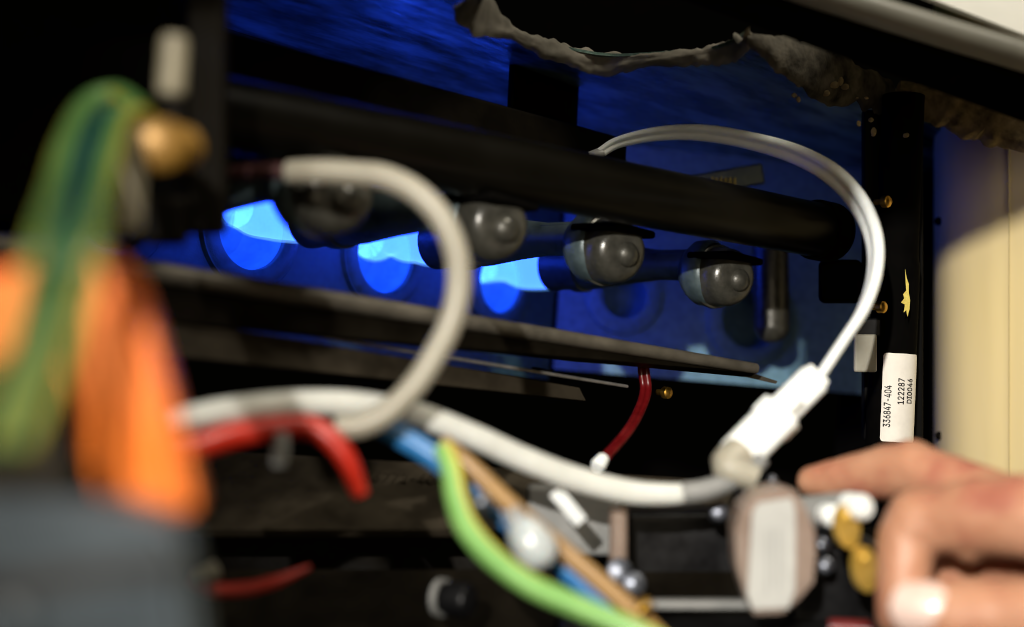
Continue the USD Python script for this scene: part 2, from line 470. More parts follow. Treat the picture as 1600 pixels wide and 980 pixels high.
# manifold pipe in front of the burner inlets
pe = at(1300, 364, 0.640)
pv = pe - at(700, 247, 0.500); pv /= np.linalg.norm(pv)
mp_ = thing("manifold_pipe", "long round black gas manifold pipe with a capped end above the burner inlets", "gas pipe", pe)
pr = 0.0121
part(mp_, "pipe", closed(lathe(pe - pv * 0.33, pv, [(0, 0), (0, pr), (0.322, pr), (0.3245, pr * 0.97), (0.3260, pr * 0.86), (0.3265, 0)], 48)), "pipe_black")
part(mp_, "end_cap", closed(lathe(pe - pv * 0.012, pv, [(0, pr), (0, pr + 0.0014), (0.010, pr + 0.0014), (0.012, pr + 0.0008), (0.0145, pr - 0.002), (0.015, 0)], 32)), "flat_black")
part(mp_, "hanging_lug", bevel_box(at(1313, 440, 0.65), CAX, [0.0098, 0.004, 0.0100], 0.003), "flat_black")

# burners: one built, copies placed by reference
blabels = ["nearest blurred burner tube at the left end of the row under the manifold pipe",
           "second burner tube from the left, its dark inlet dome right of the white cable loop",
           "third burner tube from the left with a grey dome in the middle of the row",
           "rightmost burner tube with a bright grey dome and no burner beyond it"]


def make_burner(p, label):
    t = thing("gas_burner", label, "burner", p, group="burners in a row under the manifold pipe")
    prof = [(0.012, 0.0085), (0.020, 0.0072), (0.034, 0.0070), (0.050, 0.0088), (0.066, 0.0112), (0.080, 0.0122), (BL - 0.006, 0.0122), (BL - 0.003, 0.0127), (BL, 0.0129), (BL, 0.0122), (BL - 0.010, 0.0115), (0.050, 0.0078), (0.034, 0.006)]
    tube = lathe(p + U * 0.0055, Y + U * 0.012, prof, 48)
    part(t, "venturi_tube", tube, "burner_steel")
    part(t, "mouth_band", closed(lathe(p + U * 0.0055, Y + U * 0.012, [(0.078, 0.0121), (0.078, 0.0131), (0.0835, 0.0133), (0.0835, 0.0123)], 48)), "burner_steel")
    part(t, "inlet_collar", closed(lathe(p + U * 0.002, Y, [(0.004, 0.0135), (0.006, 0.0150), (0.012, 0.0148), (0.016, 0.0120), (0.019, 0.0084), (0.004, 0.0084)], 48)), "burner_steel")
    ax = np.array([-0.30, -0.95, -0.10])
    d = [(-0.006, 0.0), (-0.006, 0.0142), (-0.0050, 0.0147), (-0.0036, 0.0144), (-0.0030, 0.0136), (0.0, 0.0133), (0.0030, 0.0130)] + [(0.0030 + 0.0070 * math.sin(q), 0.0060 + 0.0070 * math.cos(q)) for q in np.linspace(0.1, math.pi / 2, 9)] + [(0.0100, 0.0)]
    part(t, "inlet_dome", closed(lathe(p, ax, d, 48)), "dome_steel")
    sp = p + ax * 0.0080 + CAM[0] * 0.0016 - U * 0.0010
    part(t, "orifice_boss", closed(lathe(sp, ax, [(-0.003, 0.0), (-0.003, 0.0072), (0.0002, 0.0070), (0.0003, 0.0054)] + [(0.0003 + 0.0040 * math.sin(q), 0.0053 * math.cos(q)) for q in np.linspace(0, math.pi / 2, 9)], 32)), "dome_steel")
    part(t, "inlet_hood", bevel_box(p + [-0.001, -0.001, 0.0082], WAX, [0.0135, 0.0120, 0.0016], 0.0012), "flat_black")
    part(t, "bracket_tab", bevel_box(p + [0, 0.030, 0.0105], WAX, [0.005, 0.016, 0.0009], 0.0005), "burner_steel")
    return t


b0 = make_burner(DOMES[3], blabels[3])
for p, lab in list(zip(DOMES, blabels))[:3]:
    copy(b0, p, lab)

# flames
flabels = ["blue gas flame entering the leftmost burner inlet", "middle blue gas flame entering the inlet left of the white cable loop", "small blue gas flame right of the white cable loop"]
fl = []
for i in range(3):
    m0 = DOMES[i + 1] + Y * (BL - 0.012) + U * 0.0062
    h0 = HOLES[i] + U * 0.0085
    ax = h0 + Y * 0.012 - m0
    L = np.linalg.norm(ax)
    prof = [(0.0, 0.0104), (0.012, 0.0116), (L * 0.35, 0.0122), (L * 0.55, 0.0112), (L * 0.72, 0.0104), (L * 0.9, 0.0108), (L, 0.0100)]
    hh = np.interp(np.linspace(0, 1, 40), np.linspace(0, 1, len(prof)), [q[0] for q in prof])
    rr = np.interp(hh, [q[0] for q in prof], [q[1] for q in prof])
    rr = np.convolve(np.pad(rr, 2, mode="edge"), np.ones(5) / 5, "valid")

    def skin_of(sc, inv=False, end=1.0):
        me = lathe(m0, ax, [(0, 0)] + [(a_ * end, r_ * sc) for a_, r_ in zip(hh, rr)] + [(L * end, 0)], 40)
        v = me.vertices
        q = (v - m0) @ (ax / L) / L
        wob = meshkit.fbm(np.c_[q * 3.2 + i * 9.7, q * 0, q * 0], 2, 5) - 0.5
        v = v + U * (0.006 * np.clip(q, 0, 1) ** 2)[:, None] * (-math.sin(0)) + (wob * 0.007 * np.clip(q * 1.5, 0, 1))[:, None] * U
        me = trimesh.Trimesh(v, me.faces, process=False)
        trimesh.repair.fix_normals(me)
        if inv:
            me.invert()
        return me
    t = thing("gas_flame", flabels[i], "flame", m0, group="blue gas flames")
    part(t, "flame_mantle", trimesh.util.concatenate([skin_of(1.0), skin_of(0.90, True)]), "flame_gas")
    part(t, "flame_core", skin_of(0.89, False, 0.97), "flame_glow")

# grey rounded post beside the last burner
t0 = at(1203, 330, 0.735); t1 = at(1206, 510, 0.735)
part(thing("steel_post", "grey steel post with rounded lower end right of the rightmost burner", "steel post", t1), "post",
     closed(lathe(t0, t1 - t0, [(0, 0), (0, 0.0092), (np.linalg.norm(t1 - t0), 0.0092)] + [(np.linalg.norm(t1 - t0) + 0.0085 * math.sin(q), 0.0092 * math.cos(q)) for q in np.linspace(0.15, math.pi / 2, 10)], 32)), "dome_steel")

# blue lit bracket up at the right
bk = thing("upper_bracket", "dark angled bracket catching blue light right of the cable's entry", "bracket", at(1130, 280, 0.70))
part(bk, "arm", bevel_box(at(1125, 283, 0.70), axes_from(CAM[1], at(1190, 262, 0.70) - at(1062, 285, 0.70)), [0.0215, 0.0052, 0.003], 0.0012), "burner_steel")
for k in range(6):
    p = at(1112 + k * 7, 284 + (k % 2), 0.692)
    part(bk, "thread", bevel_box(p, CAX, [0.0006, 0.002, 0.0022], 0.0004), "worn_yellow")
part(bk, "lug", closed(lathe(at(1190, 318, 0.70), -CAM[1], [(-0.004, 0), (-0.004, 0.0058), (0.002, 0.0056), (0.005, 0.0035), (0.0055, 0)], 24)), "burner_steel")

# tray below the burners
tl, tr = at(110, 404, 0.43), at(1180, 576, 0.625)
tdir = tr - tl
tray = thing("burner_tray", "long sloping sheet steel tray with a rolled pale edge under the burners", "steel tray", tl)
tl2 = tl - tdir * 0.25
part(tray, "rolled_edge", sweep([tl2 + (tr - tl2) * k / 8 for k in range(9)], [0.0034] * 5 + [0.0031, 0.0029, 0.0027, 0.0024], n=4), "tray_edge_steel")
fd = np.array(CAM[1]) * 0.012 - U * 0.030        # face runs down and back
fd_l = CAM[1] * 0.004 - U * 0.020
part(tray, "front_face", slab([tl2 - U * 0.002, tr - U * 0.002, tr + CAM[1] * 0.012 - U * 0.0045, tl2 + fd_l], 0.001), "dark_brown_steel")
s0, s1 = at(150, 478, 0.437), at(905, 606, 0.585)
part(tray, "lower_rail", slab([s0, s1, at(915, 626, 0.586), at(130, 540, 0.432)], 0.003), "brown_steel")
q0, q1 = at(180, 474, 0.443), at(980, 604, 0.60)
part(tray, "lower_lip", sweep([q0, (q0 + q1) / 2, q1], 0.0007, n=4), "galvanised")
for (px, py, d) in ((478, 519, 0.497), (847, 579, 0.572)):
    part(tray, "slot", bevel_box(at(px, py, d), axes_from(CAM[1], tdir), [0.0042, 0.0009, 0.0008], 0.0006), "flat_black")
part(tray, "floor_sheet", slab([tl2 + Y * 0.001, tr + Y * 0.001, tr + Y * 0.10 + U * 0.001, tl2 + Y * 0.16 + U * 0.001], 0.001, back=-U), "panel_steel")
part(tray, "corner_flange", slab([at(1165, 580, 0.632), at(1215, 596, 0.64), at(1212, 600, 0.64), at(1160, 588, 0.632)], 0.001), "tray_edge_steel")

# base panel with the embossed part number
def base(px, py):
    d = 0.56 + (690 - py) * 0.00035
    return at(px, py, d)


bp = thing("base_panel", "brown steel base panel with embossed part number 336772-406", "base panel", base(500, 1000))
part(bp, "sheet", slab([base(-200, 672), base(1240, 758), base(1240, 828), base(-200, 828)], 0.003), "brown_steel")
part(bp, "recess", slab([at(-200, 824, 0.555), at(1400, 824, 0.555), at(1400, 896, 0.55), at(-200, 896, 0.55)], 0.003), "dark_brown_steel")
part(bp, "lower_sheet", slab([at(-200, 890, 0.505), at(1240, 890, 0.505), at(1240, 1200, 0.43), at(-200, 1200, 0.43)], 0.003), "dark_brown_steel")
tm = meshkit.text_mesh("336772-406", 0.0062, 0.0014)
_q0, _q1, _q3 = base(-200, 672), base(1240, 758), base(-200, 828)
_n = np.cross(_q1 - _q0, _q3 - _q0)


def base_on(px, py):
    d = at(px, py, 1.0) - EYE
    return EYE + d * ((_q0 - EYE) @ _n) / (d @ _n)


tx = base_on(552, 754); txe = base_on(690, 760)
ex = (txe - tx) / np.linalg.norm(txe - tx)
en = np.cross(base_on(548, 800) - base_on(548, 700), ex); en /= np.linalg.norm(en)
if en @ CAM[1] > 0: en = -en
ey = np.cross(en, ex)
v = tm.vertices.copy(); v[:, 0] *= np.linalg.norm(txe - tx) / np.ptp(v[:, 0])
part(bp, "embossed_number", trimesh.Trimesh(tx + v[:, :1] * ex + v[:, 1:2] * ey + (v[:, 2:] - 0.0001) * en, tm.faces), "brown_steel", smooth=False)

# ================================================================== RIGHT SIDE
# cream side wall with a rolled edge
plan = [(1462, 0.760), (1459, 0.735), (1463, 0.712), (1476, 0.696), (1500, 0.684), (1540, 0.673), (1578, 0.665), (1640, 0.652), (1760, 0.630), (1900, 0.606)]
pl = spline([[(px - 800) / K * d, d, 0] for px, d in plan], 6)
cside = thing("cream_side_panel", "cream painted side panel with a rolled left edge lit by the torch", "side panel", cw(pl[10][0], pl[10][1], -0.2))


def side_sheet(p, offs, za, zb):
    v, f = [], []
    n = len(p)
    t = np.gradient(p, axis=0); nn = np.c_[-t[:, 1], t[:, 0], 0 * t[:, 0]]; nn /= np.linalg.norm(nn, axis=1)[:, None]
    o = p - nn * 0.0 + nn * offs
    for z in (za, zb):
        v += [cw(q[0], q[1], z) for q in o]
    for i in range(n - 1):
        f += [[i, i + 1, n + i + 1], [i, n + i + 1, n + i]]
    return trimesh.Trimesh(v, f, process=False)


part(cside, "panel_sheet", side_sheet(pl, 0.0, -0.30, 0.20), "cream_paint", smooth=60)
for px, d in ((1577, 0.6645),):
    part(cside, "panel_seam", slab([at(px - 1, 215, d), at(px + 1, 215, d), at(px + 1, 900, d), at(px - 1, 900, d)], 0.0003), "cream_seam")
for px, py, d in ((1467, 346, 0.7025), (1468, 681, 0.7025)):
    part(cside, "screw_hole", closed(lathe(at(px, py, d), -CAM[1] + CAM[0] * -1.2, [(-0.001, 0), (-0.001, 0.0021), (0.0008, 0.0021), (0.0010, 0.0013), (0.0004, 0.0011), (0.0003, 0)], 20)), "dark_brown_steel")

# torn insulation along the roof and round the opening
rng = np.random.default_rng(7)


def torn_strip(pp, w_px, seed, amp=0.35, th=0.004, n=90):
    """ragged fibrous band along a picture path; w_px the half width"""
    c = spline([on_plane(p[0], p[1], 2, zc - 0.002) if p[2] == 0 else at(*p) for p in pp], 14)
    w = np.interp(np.linspace(0, 1, len(c)), np.linspace(0, 1, len(w_px)), w_px) * 0.6 / K
    t = np.gradient(c, axis=0); t /= np.linalg.norm(t, axis=1)[:, None]
    nv, v, f = 9, [], []
    for side in (0, 1):
        for i in range(len(c)):
            s = np.cross(t[i], CAM[1]); s /= np.linalg.norm(s)
            for j in range(nv):
                q = j / (nv - 1) * 2 - 1
                edge = 1 + amp * 2 * (meshkit.fbm(np.array([i * 0.22, seed * 3.1 + np.sign(q) * 5, 0.5]), 3, seed) - 0.5)
                lump = meshkit.fbm(np.array([i * 0.2, j * 0.45, seed * 1.7]), 3, seed + 2) - 0.5
                prof = math.sqrt(max(0, 1 - q * q))
                v.append(c[i] + s * q * w[i] * edge - CAM[1] * ((prof * th * (0.6 + 1.6 * lump + 0.4)) if side == 0 else -th * 0.15 * prof))
    n = len(c)
    for side in (0, 1):
        for i in range(n - 1):
            for j in range(nv - 1):
                a = side * n * nv + i * nv + j
                q = [[a, a + nv, a + nv + 1], [a, a + nv + 1, a + 1]]
                f += q if side == 0 else [z[::-1] for z in q]
    me = trimesh.Trimesh(v, f, process=False)
    return me


solo("torn_insulation", torn_strip([(738, -10, 0), (750, 20, 0), (800, 52, 0), (850, 74, 0), (905, 92, 0), (950, 100, 0), (1010, 94, 0), (1080, 90, 0), (1130, 84, 0), (1160, 66, 0), (1168, 45, 0)],
     [26, 36, 11, 14, 17, 20, 12, 13, 18, 15, 5], 3, amp=0.6, th=0.0028), "insulation", "grey torn insulation edging the oval opening in the ceiling", "insulation")
solo("torn_insulation", torn_strip([(1165, 60, 0), (1230, 88, 0), (1300, 118, 0), (1370, 150, 0), (1420, 175, 0)], [6, 30, 42, 34, 24], 8, amp=0.7, th=0.004), "dark_insulation",
     "dark frayed insulation right of the oval opening", "insulation")
solo("torn_insulation", torn_strip([(1400, 140, 0.655), (1450, 158, 0.65), (1510, 178, 0.645), (1580, 196, 0.64), (1680, 216, 0.63)], [16, 34, 40, 40, 44], 12, amp=0.4, th=0.007), "tan_insulation",
     "tan crumpled insulation lying over the top of the cream panel", "insulation")
for k in range(16):
    px = 1240 + rng.uniform(0, 200); py = 110 + (px - 1240) * 0.42 + rng.uniform(-14, 50)
    sz = rng.uniform(0.0006, 0.0016)
    v, f = trimesh.creation.icosphere(2, sz).vertices, trimesh.creation.icosphere(2, sz).faces
    v = v * rng.uniform(0.5, 1.4, 3) * (0.8 + 0.5 * meshkit.fbm(v * 900 + k, 2, k)[:, None])
    solo("insulation_crumb", trimesh.Trimesh(v + at(px, py, 0.60), f), "tan_insulation", "tiny tan crumb of insulation hanging under the cabinet roof", "debris", group="insulation crumbs under the roof")

# outer cover along the top right
cov = thing("cabinet_cover", "white enamelled cabinet cover crossing the upper right corner", "cover", at(1450, 0, 0.55))


def edge_band(pa, pb, ra, rb, off_=0.0):
    return [at(*pa), at(*pb), at(*rb), at(*ra)]


part(cov, "front_skin", slab([at(1380, -31, 0.530), at(1760, 115, 0.520), at(1760, -160, 0.66), at(1380, -300, 0.67)], 0.0015), "white_enamel")
part(cov, "folded_edge", sweep([at(900, -150, 0.500), at(1200, -37, 0.508), at(1440, 40, 0.514), at(1600, 88, 0.518), at(1800, 152, 0.524)], [0.0056] * 5, n=8), "grey_enamel")
part(cov, "inner_flange", slab([at(900, -185, 0.500), at(1800, 170, 0.530), at(1800, 262, 0.548), at(900, -60, 0.506)], 0.0015), "flat_black")

hd = [(-0.50, 0.127), (0.004, 0.127), (0.006, 0.092), (0.027, 0.092), (0.029, 0.127), (0.050, 0.129), (0.060, 0.1315), (0.070, 0.1345), (0.080, 0.138), (0.092, 0.143), (0.107, 0.152), (0.115, 0.17), (0.115, 0.36), (-0.50, 0.36)]  # added out of view; outline and downward tab shaped to block torch light
hm_ = trimesh.creation.extrude_polygon(Polygon(hd), 0.002, engine="earcut")
part(cov, "torch_blocker", trimesh.Trimesh([cw(q[0], 0.20 - q[2], q[1]) for q in hm_.vertices], hm_.faces[:, ::-1]), "black_paint", label="unseen black panel added above the view to block torch light")

# dark upright with label
ca, cb = at(1412, 150, 0.632), at(1386, 760, 0.622)
cyl = thing("black_cylinder", "upright black cylinder carrying a white printed label", "cylinder", cb)
cr = 36 * 0.625 / K
cdir = (ca - cb) / np.linalg.norm(ca - cb); CL = np.linalg.norm(ca - cb)
part(cyl, "body", closed(lathe(cb, cdir, [(0, 0), (0, cr), (CL * 0.56, cr), (CL * 0.58, cr * 0.93), (CL * 0.63, cr * 0.9), (CL, cr * 0.9), (CL, 0)], 64)), "flat_black")
ce1 = np.cross(cdir, -CAM[1]); ce1 /= np.linalg.norm(ce1); ce2 = np.cross(ce1, cdir)
if ce2 @ CAM[1] > 0: ce1, ce2 = -ce1, -ce2
# ce1 to the right or left of the picture?
if ce1 @ CAM[0] < 0: ce1 = -ce1


def on_cyl(s, h, lift):
    """s: arc length to the picture's right from the front line; h: height along the axis"""
    th = s / cr
    return cb + cdir * h + (cr + lift) * (ce1 * np.sin(th)[..., None] + ce2 * np.cos(th)[..., None]) if np.ndim(th) else cb + cdir * h + (cr + lift) * (ce1 * math.sin(th) + ce2 * math.cos(th))


sc_ = 0.625 / K
lb0, lb1 = 70 * sc_, 206 * sc_
lw0, lw1 = -23 * sc_, 40 * sc_
lp = sbox(lw0, lb0, lw1, lb1).buffer(-5 * sc_).buffer(5 * sc_, 8)
lv, lf = trimesh.creation.triangulate_polygon(lp.segmentize(0.0012), engine="earcut")
lm = trimesh.creation.extrude_polygon(lp, 0.0003, engine="earcut")
# fine grid label so that it follows the curve
gu, gv = 40, 30
P, F, idx = [], [], {}
for i in range(gu):
    for j in range(gv):
        s = lw0 + (lw1 - lw0) * i / (gu - 1); h = lb0 + (lb1 - lb0) * j / (gv - 1)
        c_ = 5 * sc_
        dx = max(lw0 + c_ - s, s - lw1 + c_, 0); dy = max(lb0 + c_ - h, h - lb1 + c_, 0)
        rr_ = math.hypot(dx, dy)
        if dx > 0 and dy > 0 and rr_ > c_:
            s += (dx * (1 - c_ / rr_)) * (1 if s < 0 else -1); h += (dy * (1 - c_ / rr_)) * (1 if h < (lb0 + lb1) / 2 else -1)
        P.append(cb + cdir * h + (cr + 0.00035) * (ce1 * math.sin(s / cr) + ce2 * math.cos(s / cr)))
for i in range(gu - 1):
    for j in range(gv - 1):
        a = i * gv + j
        F += [[a, a + gv, a + gv + 1], [a, a + gv + 1, a + 1]]
lab_path = part(cyl, "paper_label", trimesh.Trimesh(P, F), "label_paper", label="white paper label with rounded corners and vertical numbers")


def cyl_text(txt, s, h0, h1, height):
    m = meshkit.text_mesh(txt, height, 0.00015, bold=True)
    v = m.vertices.copy(); v[:, 0] = (v[:, 0] - v[:, 0].min()) * (h1 - h0) / np.ptp(v[:, 0])
    arc = s - v[:, 1]                            # text reads upwards: its top points to the picture's left
    h = h0 + v[:, 0]
    w = cb + cdir * h[:, None] + (cr + 0.0004 + v[:, 2:]) * (ce1 * np.sin(arc / cr)[:, None] + ce2 * np.cos(arc / cr)[:, None])
    part(lab_path, "printed_line", trimesh.Trimesh(w, m.faces), "print_black", smooth=False)


cyl_text("336847-404", -9 * sc_, 92 * sc_, 156 * sc_, 10 * sc_)
cyl_text("122287", 10 * sc_, 128 * sc_, 168 * sc_, 9.5 * sc_)
cyl_text("DI0046", 25 * sc_, 130 * sc_, 168 * sc_, 9.5 * sc_)

# flake of worn yellow paint on the cylinder
pt = []
for k, (dx, dy) in enumerate([(-2, -14), (1, 4), (4, 14), (4, 30), (6, 44), (5, 60), (2, 74), (0, 62), (-4, 66), (-2, 52), (-8, 48), (-3, 40), (-5, 33), (0, 26), (-1, 8)]):
    pt.append((1416 + dx, 432 + dy * 0.85))
fl_ = Polygon(pt).buffer(0)
vv, ff = trimesh.creation.triangulate_polygon(fl_, engine="earcut")
m = trimesh.creation.extrude_polygon(fl_, 1.0, engine="earcut")
part(cyl, "worn_patch", trimesh.Trimesh([at(q[0], q[1], 0.6045 - q[2] * 0.0004) for q in m.vertices], m.faces), "worn_yellow", smooth=False)

ur = thing("black_upright", "black upright bracket holding brass screws behind the right cable", "bracket", at(1372, 640, 0.64))
part(ur, "flange", bevel_box(at(1394, 430, 0.648), CAX, [0.0135, 0.003, 0.075], 0.001), "black_paint")
tabm = bevel_box(at(1352, 552, 0.615), CAX, [0.0050, 0.0012, 0.0082], 0.001)
part(ur, "grey_tab", tabm, "cream_plastic", label="small beige tab below the brass screw")
part(ur, "clamp_block", bevel_box(at(1354, 512, 0.62), CAX, [0.0058, 0.003, 0.004], 0.001), "black_plastic")


def brass_screw(p, label, ax=None, r=0.0026, first=None, group="brass screws on the black upright", m="brass"):
    if first:
        return copy(first, p, label)
    t = thing("brass_screw", label, "screw", p, group=group)
    ax = -CAM[1] + 0.9 * CAM[0] if ax is None else ax
    part(t, "head", closed(lathe(p, ax, [(-0.002, 0), (-0.002, r), (0.0006, r), (0.0014, r * 0.7), (0.0016, 0)], 24)), m)
    part(t, "shank", closed(lathe(p, -np.array(ax), [(0.001, 0), (0.001, r * 0.5), (0.006, r * 0.5), (0.006, 0)], 16)), "brass")
    return t


bs = brass_screw(at(1386, 315, 0.612), "upper brass screw on the black upright beside the cable's bend")
copy(bs, at(1379, 480, 0.607), "lower brass screw on the black upright above the printed label")
copy(bs, at(1043, 614, 0.62), "brass screw in the dark under the tray's right end")

# ================================================================== CABLES AND WIRES
TW = twin_profile(1.0)
# right flat twin cable: from the dark roof round to the connector
rc = [(936, 240, 0.620), (968, 222, 0.619), (1030, 209, 0.615), (1100, 208, 0.609), (1180, 222, 0.600), (1250, 244, 0.588), (1305, 276, 0.574), (1345, 322, 0.560), (1366, 375, 0.546), (1366, 430, 0.534), (1348, 485, 0.522), (1316, 535, 0.511), (1283, 585, 0.501), (1262, 618, 0.495)]
wc = thing("white_cable", "flat white two core cable arching round the right side into the white connector", "cable", at(1262, 618, 0.495))
pts = [at(*p) for p in rc]
rad = np.array([4.2, 4.8, 6, 7, 7.5, 8.5, 9.5, 10, 9.8, 9.4, 9, 8.6, 8.4, 8.4]) * np.array([p[2] for p in rc]) / K
up_r = np.cross(np.gradient(np.array(pts), axis=0)[0], CAM[1])
part(wc, "sheath", sweep(pts, rad, profile=TW, n=10, up=CAM[1] + 0.35 * CAM[2]), "white_plastic", smooth=50)
part(wc, "end_tag", closed(lathe(at(928, 243, 0.620), at(936, 240, 0.620) - at(915, 246, 0.620), [(-0.002, 0), (-0.002, 0.0022), (0.002, 0.0026), (0.0045, 0.0016), (0.005, 0)], 20)), "grey_plastic")

# connector
k0, k1 = at(1268, 596, 0.497), at(1150, 716, 0.468)
kd = (k1 - k0) / np.linalg.norm(k1 - k0); kl = np.linalg.norm(k1 - k0)
kax = axes_from(-CAM[1] + 0.25 * CAM[2], kd)     # rows: along, across, towards the viewer
cn = thing("white_connector", "overexposed white plastic plug connector joining the flat cables", "connector", k0)
part(cn, "socket_half", bevel_box(k0 + kd * kl * 0.33, kax, [kl * 0.30, 0.0057, 0.0048], 0.0026), "white_plastic")
part(cn, "plug_half", bevel_box(k0 + kd * kl * 0.72, kax, [kl * 0.27, 0.0070, 0.0056], 0.0030), "white_plastic")
part(cn, "strain_relief", bevel_box(k0 + kd * kl * 0.02, kax, [kl * 0.09, 0.0048, 0.0042], 0.0012), "white_plastic")
for sg in (-1, 1):
    part(cn, "latch_rib", bevel_box(k0 + kd * kl * 0.50 + kax[1] * 0.0063 * sg, kax, [kl * 0.07, 0.0016, 0.0032], 0.0008), "white_plastic")
part(cn, "latch_arm", bevel_box(k0 + kd * kl * 0.52 + kax[2] * 0.0066, kax, [kl * 0.22, 0.0024, 0.0011], 0.0006), "white_plastic")
part(cn, "sleeve", sweep([k0 + kd * kl * 0.96, k0 + kd * kl * 1.10, at(1182, 748, 0.464)], [0.0062, 0.0056, 0.0042], n=5), "cream_plastic")

# lower white cable from the left to the connector
lc = [(225, 672, 0.375), (300, 652, 0.385), (380, 638, 0.398), (470, 630, 0.410), (560, 632, 0.420), (650, 648, 0.430), (740, 682, 0.440), (820, 718, 0.448), (900, 748, 0.455), (980, 768, 0.460), (1040, 772, 0.462), (1076, 770, 0.463)]
lw = thing("white_cable", "long white cable sagging from the orange clamp across to the connector", "cable", at(*lc[0]))
part(lw, "sheath", cable(lc, [20, 20, 20, 20, 20, 20, 20, 20, 20, 19, 17, 15], profile=CIRCLE * [1, 0.7], n=10), "wire_white")
part(lw, "grey_sleeve", cable([(1066, 771, 0.4625), (1100, 766, 0.463), (1140, 752, 0.464), (1176, 732, 0.465), (1192, 716, 0.466)], [17, 17, 16, 14, 12], n=8), "grey_plastic", label="grey sleeve between the white cable and the connector")

# white loop in front of the burners
wl = thing("white_cable_loop", "thick white cable looping down in front of the burners", "cable", at(600, 650, 0.415))
part(wl, "sheath", cable([(452, 269, 0.425), (490, 268, 0.422), (540, 270, 0.420), (600, 277, 0.418), (652, 302, 0.416), (692, 345, 0.415), (714, 400, 0.415), (716, 455, 0.415), (702, 510, 0.414), (676, 560, 0.412), (645, 606, 0.410), (606, 644, 0.408), (566, 664, 0.407), (524, 668, 0.406)], [18, 19, 19, 20, 20, 20, 20, 20, 20, 19.5, 19.5, 20, 20, 18], n=10), "cream_plastic")  # darker sheath colour stands in for weaker torch light on this side
part(wl, "bare_core", cable([(340, 276, 0.430), (380, 270, 0.428), (420, 268, 0.426), (456, 269, 0.4248)], [11, 12, 13, 14], n=6), "maroon_plastic", label="dark red sleeve where the white cable loop starts")

# red wires
rw = thing("red_wire", "bright red wire bending over under the long white cable", "wire", at(490, 672, 0.402))
part(rw, "insulation", cable([(240, 712, 0.378), (300, 700, 0.385), (360, 682, 0.392), (430, 668, 0.397), (485, 668, 0.400), (520, 690, 0.400), (545, 725, 0.400), (562, 772, 0.402)], [23, 23, 22, 20, 20, 19, 17, 14], n=10), "red_plastic")
gz = at(438, 702, 0.388)
part(rw, "grey_tie", closed(lathe(gz, CAM[2] + 0.1 * CAM[0], [(-0.0050, 0), (-0.0046, 0.0018), (0, 0.0024), (0.0045, 0.0018), (0.005, 0)], 20)), "grey_plastic")
r2 = thing("red_wire", "short red wire lying on the dark base at the lower left", "wire", at(400, 912, 0.42))
part(r2, "insulation", cable([(298, 905, 0.415), (330, 921, 0.416), (380, 921, 0.418), (430, 909, 0.421), (484, 886, 0.426)], [9, 11, 11, 10, 4], n=10), "red_plastic")
part(r2, "cream_ferrule", closed(lathe(at(322, 896, 0.413), at(350, 884, 0.414) - at(322, 896, 0.413), [(-0.003, 0), (-0.003, 0.0022), (0.0035, 0.0027), (0.0042, 0)], 20)), "cream_plastic")
tr_ = thing("red_twin_wire", "pair of dark red wires hanging from under the tray's right end", "wire", at(945, 714, 0.585))
for o_ in (-4.2, 4.2):
    part(tr_, "insulation", cable([(1004 + o_, 540, 0.607), (1006 + o_, 580, 0.604), (1009 + o_, 610, 0.602), (1000 + o_, 640, 0.590), (980 + o_, 675, 0.565), (946 + o_, 714, 0.535)], 5.2, n=8), "dark_red_plastic")
part(tr_, "white_ferrule", closed(lathe(at(939, 721, 0.530), at(928, 738, 0.525) - at(946, 712, 0.533), [(-0.002, 0), (-0.002, 0.0024), (0.0025, 0.0030), (0.004, 0.0024), (0.0042, 0)], 24)), "white_plastic")

# blue, brown and green wires running to the lower middle
bw = thing("blue_wire", "blue wire running diagonally beside the brown wire to the lower middle", "wire", at(700, 720, 0.425))
part(bw, "insulation", cable([(575, 655, 0.425), (640, 690, 0.425), (700, 730, 0.424), (760, 782, 0.423), (830, 842, 0.421), (900, 902, 0.419), (980, 968, 0.416), (1060, 1040, 0.414)], 19, n=10), "blue_plastic")
br = thing("brown_wire", "tan brown wire running diagonally to the lower middle", "wire", at(760, 760, 0.415))
part(br, "insulation", cable([(690, 692, 0.420), (740, 735, 0.418), (800, 792, 0.416), (870, 852, 0.414), (940, 912, 0.411), (1010, 975, 0.408), (1080, 1045, 0.406)], 15, n=10), "brown_plastic")
part(br, "copper_clip", closed(lathe(at(1006, 950, 0.402), CAM[2] + CAM[0], [(-0.002, 0), (-0.002, 0.0022), (0.002, 0.0026), (0.003, 0)], 20)), "brass")
gw = thing("green_wire", "bright green earth wire curving down in front of the blue and brown wires", "wire", at(715, 800, 0.395))
gp = [(690, 700, 0.412), (704, 735, 0.408), (712, 780, 0.403), (730, 826, 0.398), (770, 872, 0.393), (830, 915, 0.388), (900, 946, 0.383), (980, 980, 0.378), (1060, 1020, 0.374)]
part(gw, "insulation", cable(gp, [13, 15, 17, 18, 18, 18, 18, 18, 18], n=10), "green_plastic")


def stripe(pp, off_px, rpx):
    return cable([(p[0] + off_px[0], p[1] + off_px[1], p[2] - 0.0004) for p in pp], rpx, n=10)


part(gw, "yellow_stripe", stripe(gp, (9, -6), [7, 8, 9, 9, 9, 9, 9, 9, 9]), "yellow_plastic")

